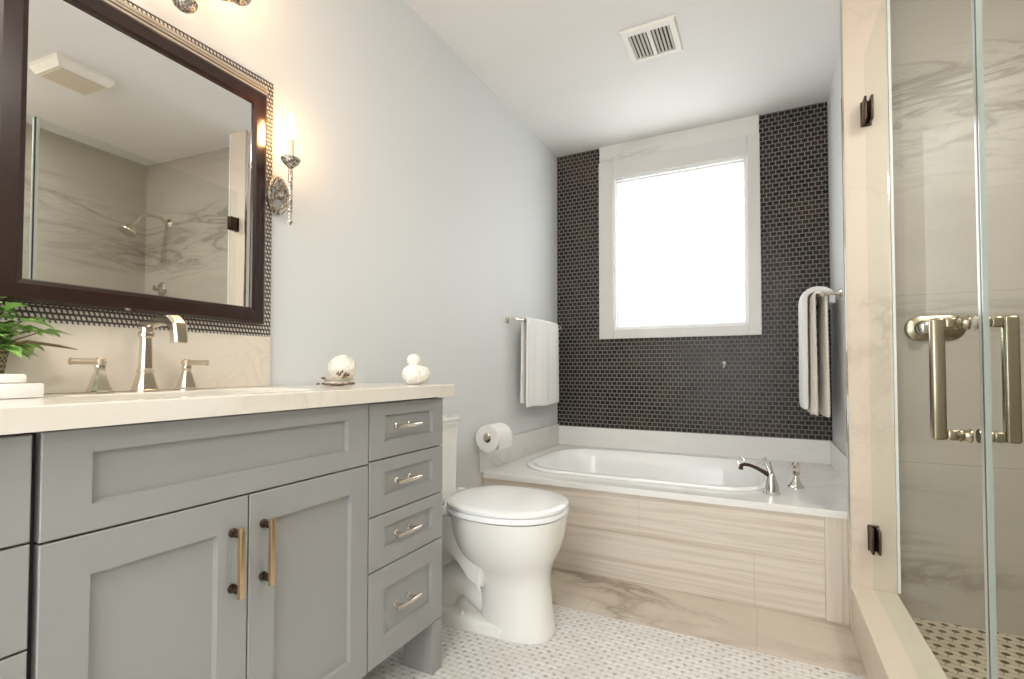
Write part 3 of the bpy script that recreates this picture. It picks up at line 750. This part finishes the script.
b = MB(); ruffle(b, (cx_, cy_-.002, zt+.078), .021, 8., .2, (1, 1, 1), 40., 4); b.build('top', M['coral'], co, angle=80)
co.location = (cx_, cy_, zt)
for ch in co.children:
    for v in ch.data.vertices: v.co += Vector((.15, 1.43, zt)) - Vector((cx_, cy_, zt))

# ------------------------------------------------------------------ toilet
def toilet():
    cy = 1.625
    t = thing('toilet', 'white elongated two-piece toilet with closed lid beside the vanity', 'toilet', (.35, cy, 0))
    b = MB()
    secs = [(0, .487, .143, .142, .100), (.012, .487, .145, .144, .102), (.03, .487, .140, .139, .099), (.10, .482, .135, .135, .099), (.17, .474, .134, .136, .099),
            (.205, .466, .142, .144, .106), (.235, .456, .160, .160, .122), (.265, .450, .178, .180, .143), (.30, .448, .193, .198, .160), (.345, .446, .204, .212, .175), (.395, .444, .208, .222, .183), (.424, .443, .208, .225, .186)]
    b.loft([egg(cx, r0, r1, cy, ry, z, 40, 2.35) for z, cx, r0, r1, ry in secs])
    b.build('bowl', M['ceramic'], t, angle=60)
    # rear deck with the sweeping underside, narrower than the bowl
    prof = [(.012, .418), (.40, .418), (.42, .30), (.40, .17), (.36, .19), (.32, .235), (.26, .29), (.18, .335), (.10, .352), (.012, .356)]
    def bev(p, cy, hw):
        b = MB(); mid = Vector((sum(q[0] for q in p)/len(p), 0, sum(q[1] for q in p)/len(p)))
        def ins(k): return [((q[0]-mid.x)*k+mid.x, (q[1]-mid.z)*k+mid.z) for q in p]
        b.loft([[(x, cy+s, z) for x, z in ins(k)] for s, k in ((-hw, .93), (-hw+.012, .98), (-hw+.03, 1.), (hw-.03, 1.), (hw-.012, .98), (hw, .93))]); return b
    bev(prof, cy, .125).build('rear_deck', M['ceramic'], t, angle=40)
    b = MB()   # trapway web and hump
    b.loft([[(.05+.0*k, cy+s, .02), (.44, cy+s, .02), (.44, cy+s, .36), (.20, cy+s, .36), (.05, cy+s, .36)] for k, s in enumerate((-.045, .045))])
    b.build('trap_web', M['ceramic'], t)
    b = MB(); pts = [(.42, cy, .05), (.36, cy, .10), (.31, cy, .145), (.25, cy, .150), (.20, cy, .115), (.17, cy, .04)]
    b.tube(pts, [.06, .072, .080, .082, .080, .078], 18); b.build('trapway', M['ceramic'], t, angle=70)
    b = MB(); b.loft([rrect(.035, .50, cy-h, cy+h, .04, z, 5) for z, h in ((.0005, .102), (.03, .102), (.042, .095), (.046, .08))]); b.build('foot', M['ceramic'], t)
    for s in (-1, 1): MB().lathe((.30, cy+s*.084, .043), [(.012, 0), (.012, .006), (.008, .014), (.001, .017)], n=14).build('bolt_cap', M['ceramic'], t)
    cx = .438
    def ring(z, k=0., cxx=cx): return egg(cxx, .225-k, .236-k, cy, .193-k, z, 48, 2.25)
    MB().loft([ring(.426, .006), ring(.429, .001), ring(.442, 0), ring(.446, .004), ring(.446, .06), ring(.430, .065), ring(.426, .06)], False, False).build('seat', M['acrylic'], t, angle=50)
    MB().loft([ring(.4485, .006), ring(.451, .001), ring(.461, .0005), ring(.465, .005), ring(.468, .03), ring(.470, .09), ring(.471, .15)]).build('lid', M['acrylic'], t, angle=50)
    for s in (-1, 1): MB().box(.175, .207, cy+s*.075-.016, cy+s*.075+.016, .425, .462, .006).build('hinge', M['acrylic'], t)
    ty0, ty1 = 1.475, 1.765; tc = (ty0+ty1)/2
    MB().loft([rrect(.014, .150, ty0+.018, ty1-.018, .025, .4185), rrect(.012, .134, ty0+.003, ty1-.003, .025, .46), rrect(.010, .136, ty0, ty1, .025, .716)]).build('tank', M['ceramic'], t)
    MB().loft([rrect(.006, .143, ty0-.006, ty1+.006, .022, z) for z in (.717, .722, .728)] + [rrect(.004, .147, ty0-.009, ty1+.009, .022, z) for z in (.733, .744)] + [rrect(.008, .143, ty0-.005, ty1+.005, .022, .748)]).build('tank_lid', M['ceramic'], t)
toilet()

# ------------------------------------------------------------------ toilet paper
hp = thing('toilet_paper_holder', 'chrome toilet roll holder on the left wall beside the tub splash', 'paper holder', (0, 2.16, .617))
py0 = 2.085
MB().lathe((.0125, 2.240, .617), [(.022, 0), (.022, .005), (.012, .010), (.008, .014)], (1, 0, 0), 18).build('mount', M['chrome'], hp)
MB().tube([(.012, 2.240, .617), (.085, 2.240, .617), (.088, 2.235, .617), (.088, py0-.006, .617)], .006, 10).build('arm', M['chrome'], hp)
MB().lathe((.088, py0-.004, .617), [(.016, 0), (.019, .003), (.015, .008), (.004, .011)], (0, -1, 0), 16).build('end_knob', M['nickel'], hp)
b = MB(); R1, r0 = .066, .020
prof = [(r0, 0), (R1-.002, 0), (R1, .002), (R1, .138), (R1-.002, .140), (r0, .140)]
b.lathe((.088, py0, .617-.012), prof, (0, 1, 0), 40, cap=False)
ro = b.build('toilet_roll', M['paper']); origin(ro, (.088, py0, .605)); tag(ro, 'white toilet paper roll hanging on the chrome holder', 'toilet roll')
b = MB(); b.lathe((.088, py0+.001, .605), [(.0198, 0), (.0175, 0), (.0175, .138), (.0198, .138)], (0, 1, 0), 24, cap=False)
c_ = b.build('core', M['cardboard']); origin(c_, (.088, py0, .605)); c_.parent = ro; c_.location = (0, 0, 0)
b = MB()
sheet = [[(.088+.0665*math.cos(a), y, .605+.0665*math.sin(a)) for a in (1.2, .8, .4, 0.)] + [(.1545, y, .58), (.153, y, .555)] for y in (py0+.001, py0+.139)]
b.loft(sheet, False, False, closed=False); s_ = b.build('loose_sheet', M['paper']); origin(s_, (.088, py0, .605)); s_.parent = ro; s_.location = (0, 0, 0)

# ------------------------------------------------------------------ tub deck, tub
zd = .4169
td = thing('tub_surround', 'built-in tub deck with striated beige stone front under the window', 'tub surround', (.8, 2.7, 0))
tx0, tx1, ty0_, ty1_ = .112, 1.345, 2.315, 3.085
outer = rrect(.022, XB-.0015, YD, YB-.002, .002, 0); o2 = rrect(.022, XB-.0015, YD+.002, YB-.002, .002, 0)
def tubloop(k, z, p=0): return rrect(tx0+k, tx1-k, ty0_+k, ty1_-k, .25-k*.8, z, 10)
outer = rrect(.0015, XB-.0015, YD, YB-.002, .002, 0, 10)
b = MB(); b.loft([zset(tubloop(.02, 0), zd-.028), zset(outer, zd-.028), zset(outer, zd-.002), zset(rrect(.0015, XB-.0015, YD+.002, YB-.002, .002, 0, 10), zd), tubloop(.02, zd), tubloop(.02, zd-.028)], False, False)
b.build('deck', M['marble_splash'], td, smooth=False)
MB().box(.0015, 1.508, YD+.004, YD+.022, .0005, zd-.0285, .001).build('front_panel', M['apron'], td, smooth=False)
MB().box(1.5085, XB-.002, YD+.003, YD+.022, .0005, zd-.0285, .001).build('end_strip', M['apron_v'], td, smooth=False)
MB().box(.0015, .012, YD-.03, YB-.002, zd+.0005, .562, .001).build('left_splash', M['marble_white'], td, smooth=False)
MB().box(.0125, XB-.012, YB-.012, YB-.0015, zd+.0005, .549, .001).build('back_splash', M['marble_splash'], td, smooth=False)
MB().box(XB-.0115, XB-.0015, YD+.001, YB-.002, zd+.0005, .549, .001).build('right_splash', M['marble_splash'], td, smooth=False)
tb = thing('bathtub', 'white oval drop-in bathtub set in the stone deck below the window', 'bathtub', (.735, 2.70, .02))
b = MB(); b.loft([tubloop(-.006, zd+.001), tubloop(-.008, zd+.008), tubloop(0, zd+.014), tubloop(.028, zd+.014), tubloop(.038, zd+.008), tubloop(.05, zd-.06), tubloop(.075, .22), tubloop(.12, .10), tubloop(.19, .075)], False, True)
b.build('shell', M['acrylic'], tb, angle=60)
MB().lathe((1.02, 2.7, .0755), [(.025, 0), (.025, .003), (.015, .0035)], n=18).build('drain', M['chrome'], tb)

# tub faucet and hand shower knob
tf = thing('tub_faucet', 'dark chrome tub filler with arched spout and lever on the deck corner', 'faucet', (1.33, 2.345, zd))
fx0, fy0 = 1.333, 2.350
fz = zd
MB().lathe((fx0, fy0, fz), [(.033, .0005), (.034, .006), (.029, .010), (.029, .016), (.027, .03), (.021, .055), (.015, .072), (.013, .08), (.009, .086)], n=24).build('base', M['chrome'], tf)
dx, dyy = -.93, .36
P3 = lambda s, z: (fx0+dx*s, fy0+dyy*s, fz+z)
MB().tube([P3(0, .074), P3(.03, .088), P3(.06, .101), P3(.09, .109), P3(.112, .110), P3(.126, .104), P3(.130, .086)], [.012, .009, .0078, .0075, .0078, .0085, .010], 14).build('spout', M['oil'], tf)
b = MB(); n = 16
b.tube([P3(.128+.014*math.cos(a), .122+.018*math.sin(a)) for a in [2*PI*k/n*.85+.9 for k in range(n+1)]], .0035, 8); b.build('diverter_ring', M['chrome'], tf)
b = MB(); b.tube([P3(.004, .078), P3(.010, .10), P3(.022, .130), P3(.030, .150)], [.009, .006, .006, .0085], 12); b.tube([P3(-.004, .078), P3(.0, .105), P3(.008, .135)], [.007, .005, .005], 10); b.build('lever', M['chrome'], tf)
th = thing('tub_valve_handle', 'small chrome tub valve handle on the deck right of the tub filler', 'tub handle', (1.433, 2.53, zd))
MB().lathe((1.433, 2.53, fz), [(.034, .0005), (.034, .005), (.027, .009), (.026, .013), (.019, .02), (.014, .036), (.010, .046), (.009, .052)], n=22).build('base', M['chrome'], th)
b = MB(); b.lathe((1.433, 2.53, fz), [(.009, .052), (.017, .060), (.015, .074), (.019, .088), (.016, .102), (.009, .112), (.002, .116)], n=8); b.build('knob', M['nickel'], th, angle=15)

# hook on the mosaic
hk = thing('robe_hook', 'tiny chrome hook on the dark mosaic wall below the window', 'hook', (1.094, YB, .975))
MB().lathe((1.094, YB-.0005, .985), [(.012, 0), (.012, .004), (.006, .008)], (0, -1, 0), 16).build('plate', M['chrome'], hk)
MB().tube([(1.094, YB-.006, .990), (1.098, YB-.03, .992), (1.100, YB-.038, .978), (1.098, YB-.030, .963), (1.090, YB-.024, .960)], .004, 8).build('hook', M['white'], hk)

# ------------------------------------------------------------------ towel bars and towels
def curve_bar(wall_x, sgn, ya, yb, z, off, bow, name, label):
    t = thing(name, label, 'towel bar', (wall_x, (ya+yb)/2, z), 'curved chrome towel bars')
    n = 14
    pts = [(wall_x + sgn*(off + bow*math.sin(PI*k/n)), ya+(yb-ya)*k/n, z) for k in range(n+1)]
    MB().tube(pts, .0065, 12).build('bar', M['chrome'], t)
    for y in (ya, yb):
        MB().lathe((wall_x+sgn*.0006, y, z), [(.021, 0), (.021, .005), (.014, .009), (.008, .014), (.007, off-.014), (.013, off-.009), (.014, off+.003), (.008, off+.010)], (sgn, 0, 0), 16).build('bracket', M['nickel'], t)
    return pts
def towel(name, label, xin, sgn, ya, yb, zb, ztop_f, zbot_f, zbot_b, hang, mat, fold=.006, waves=3, th_=.009, seed=0, cat='towel', flare=0.0, back=True, vr=None):
    vr = vr or hang
    """cloth over the bar: xin(y) bar x, +sgn is the room side"""
    R = random.Random(seed); ph = R.uniform(0, 6)
    ny = 40; g_ = []
    for i in range(ny+1):
        s = i/ny; y = ya+(yb-ya)*s; xb = xin(y); w = math.sin(s*2*PI*waves+ph); w2 = math.sin(s*2*PI*waves*2.3+ph*2)
        row = []
        nz = 14
        zbt = zbot_f + .004*math.sin(s*9)
        for k in range(nz+1):
            u = 1-k/nz; z = zbt+(zb-zbt)*k/nz
            row.append((xb+sgn*(hang + fold*(w+.4*w2)*(.35+.65*u)), y + flare*u*(s-.5), z))
        for a in (30, 60, 90, 120, 150):
            row.append((xb+sgn*hang*math.cos(math.radians(a)), y, zb+vr*math.sin(math.radians(a))))
        if back:
            for k in range(nz+1):
                u = k/nz; z = zb-(zb-zbot_b)*u
                row.append((xb-sgn*(hang + fold*.6*(w2)*(.2+.8*u)), y + flare*u*(s-.5), z))
        g_.append(row)
    b = MB(); b.loft(g_, False, False, closed=False)
    o = b.build(name, mat, angle=80)
    md = o.modifiers.new('thickness', 'SOLIDIFY'); md.thickness = th_; md.offset = 0
    ms = o.modifiers.new('soft', 'SUBSURF'); ms.levels = 1; ms.render_levels = 1
    origin(o, (xin((ya+yb)/2), (ya+yb)/2, zb)); tag(o, label, cat); return o
off, bow = .055, .030
bl = curve_bar(0, 1, 2.46, 3.14, 1.232, off, bow, 'towel_bar', 'chrome towel bar on the left wall holding a white towel')
def xl(y): return off + bow*math.sin(PI*(y-2.46)/.68)
towel('bath_towel', 'white folded bath towel draped over the left wall towel bar', xl, 1, 2.545, 3.02, 1.232, 0, .722, .745, .016, M['towel'], .004, 2.4, .011, 3, flare=.03)
br_ = curve_bar(XB, -1, 2.76, 3.14, 1.312, .085, .012, 'towel_bar', 'chrome towel bar on the right alcove wall holding cream towels')
def xr(y): return XB - .085 - .012*math.sin(PI*(y-2.76)/.38)
towel('bath_towel', 'cream bath towel with loose folds hanging on the right alcove towel bar', xr, -1, 2.79, 3.09, 1.312, 0, .715, .712, .025, M['towel_cream'], .008, 2.2, .012, 5, flare=.03, vr=.016)
towel('hand_towel', 'white hand towel laid over the cream towel on the right alcove bar', xr, -1, 2.83, 3.12, 1.312, 0, .742, 1.275, .059, M['towel'], .003, 1.2, .028, 8, flare=.02, vr=.038)
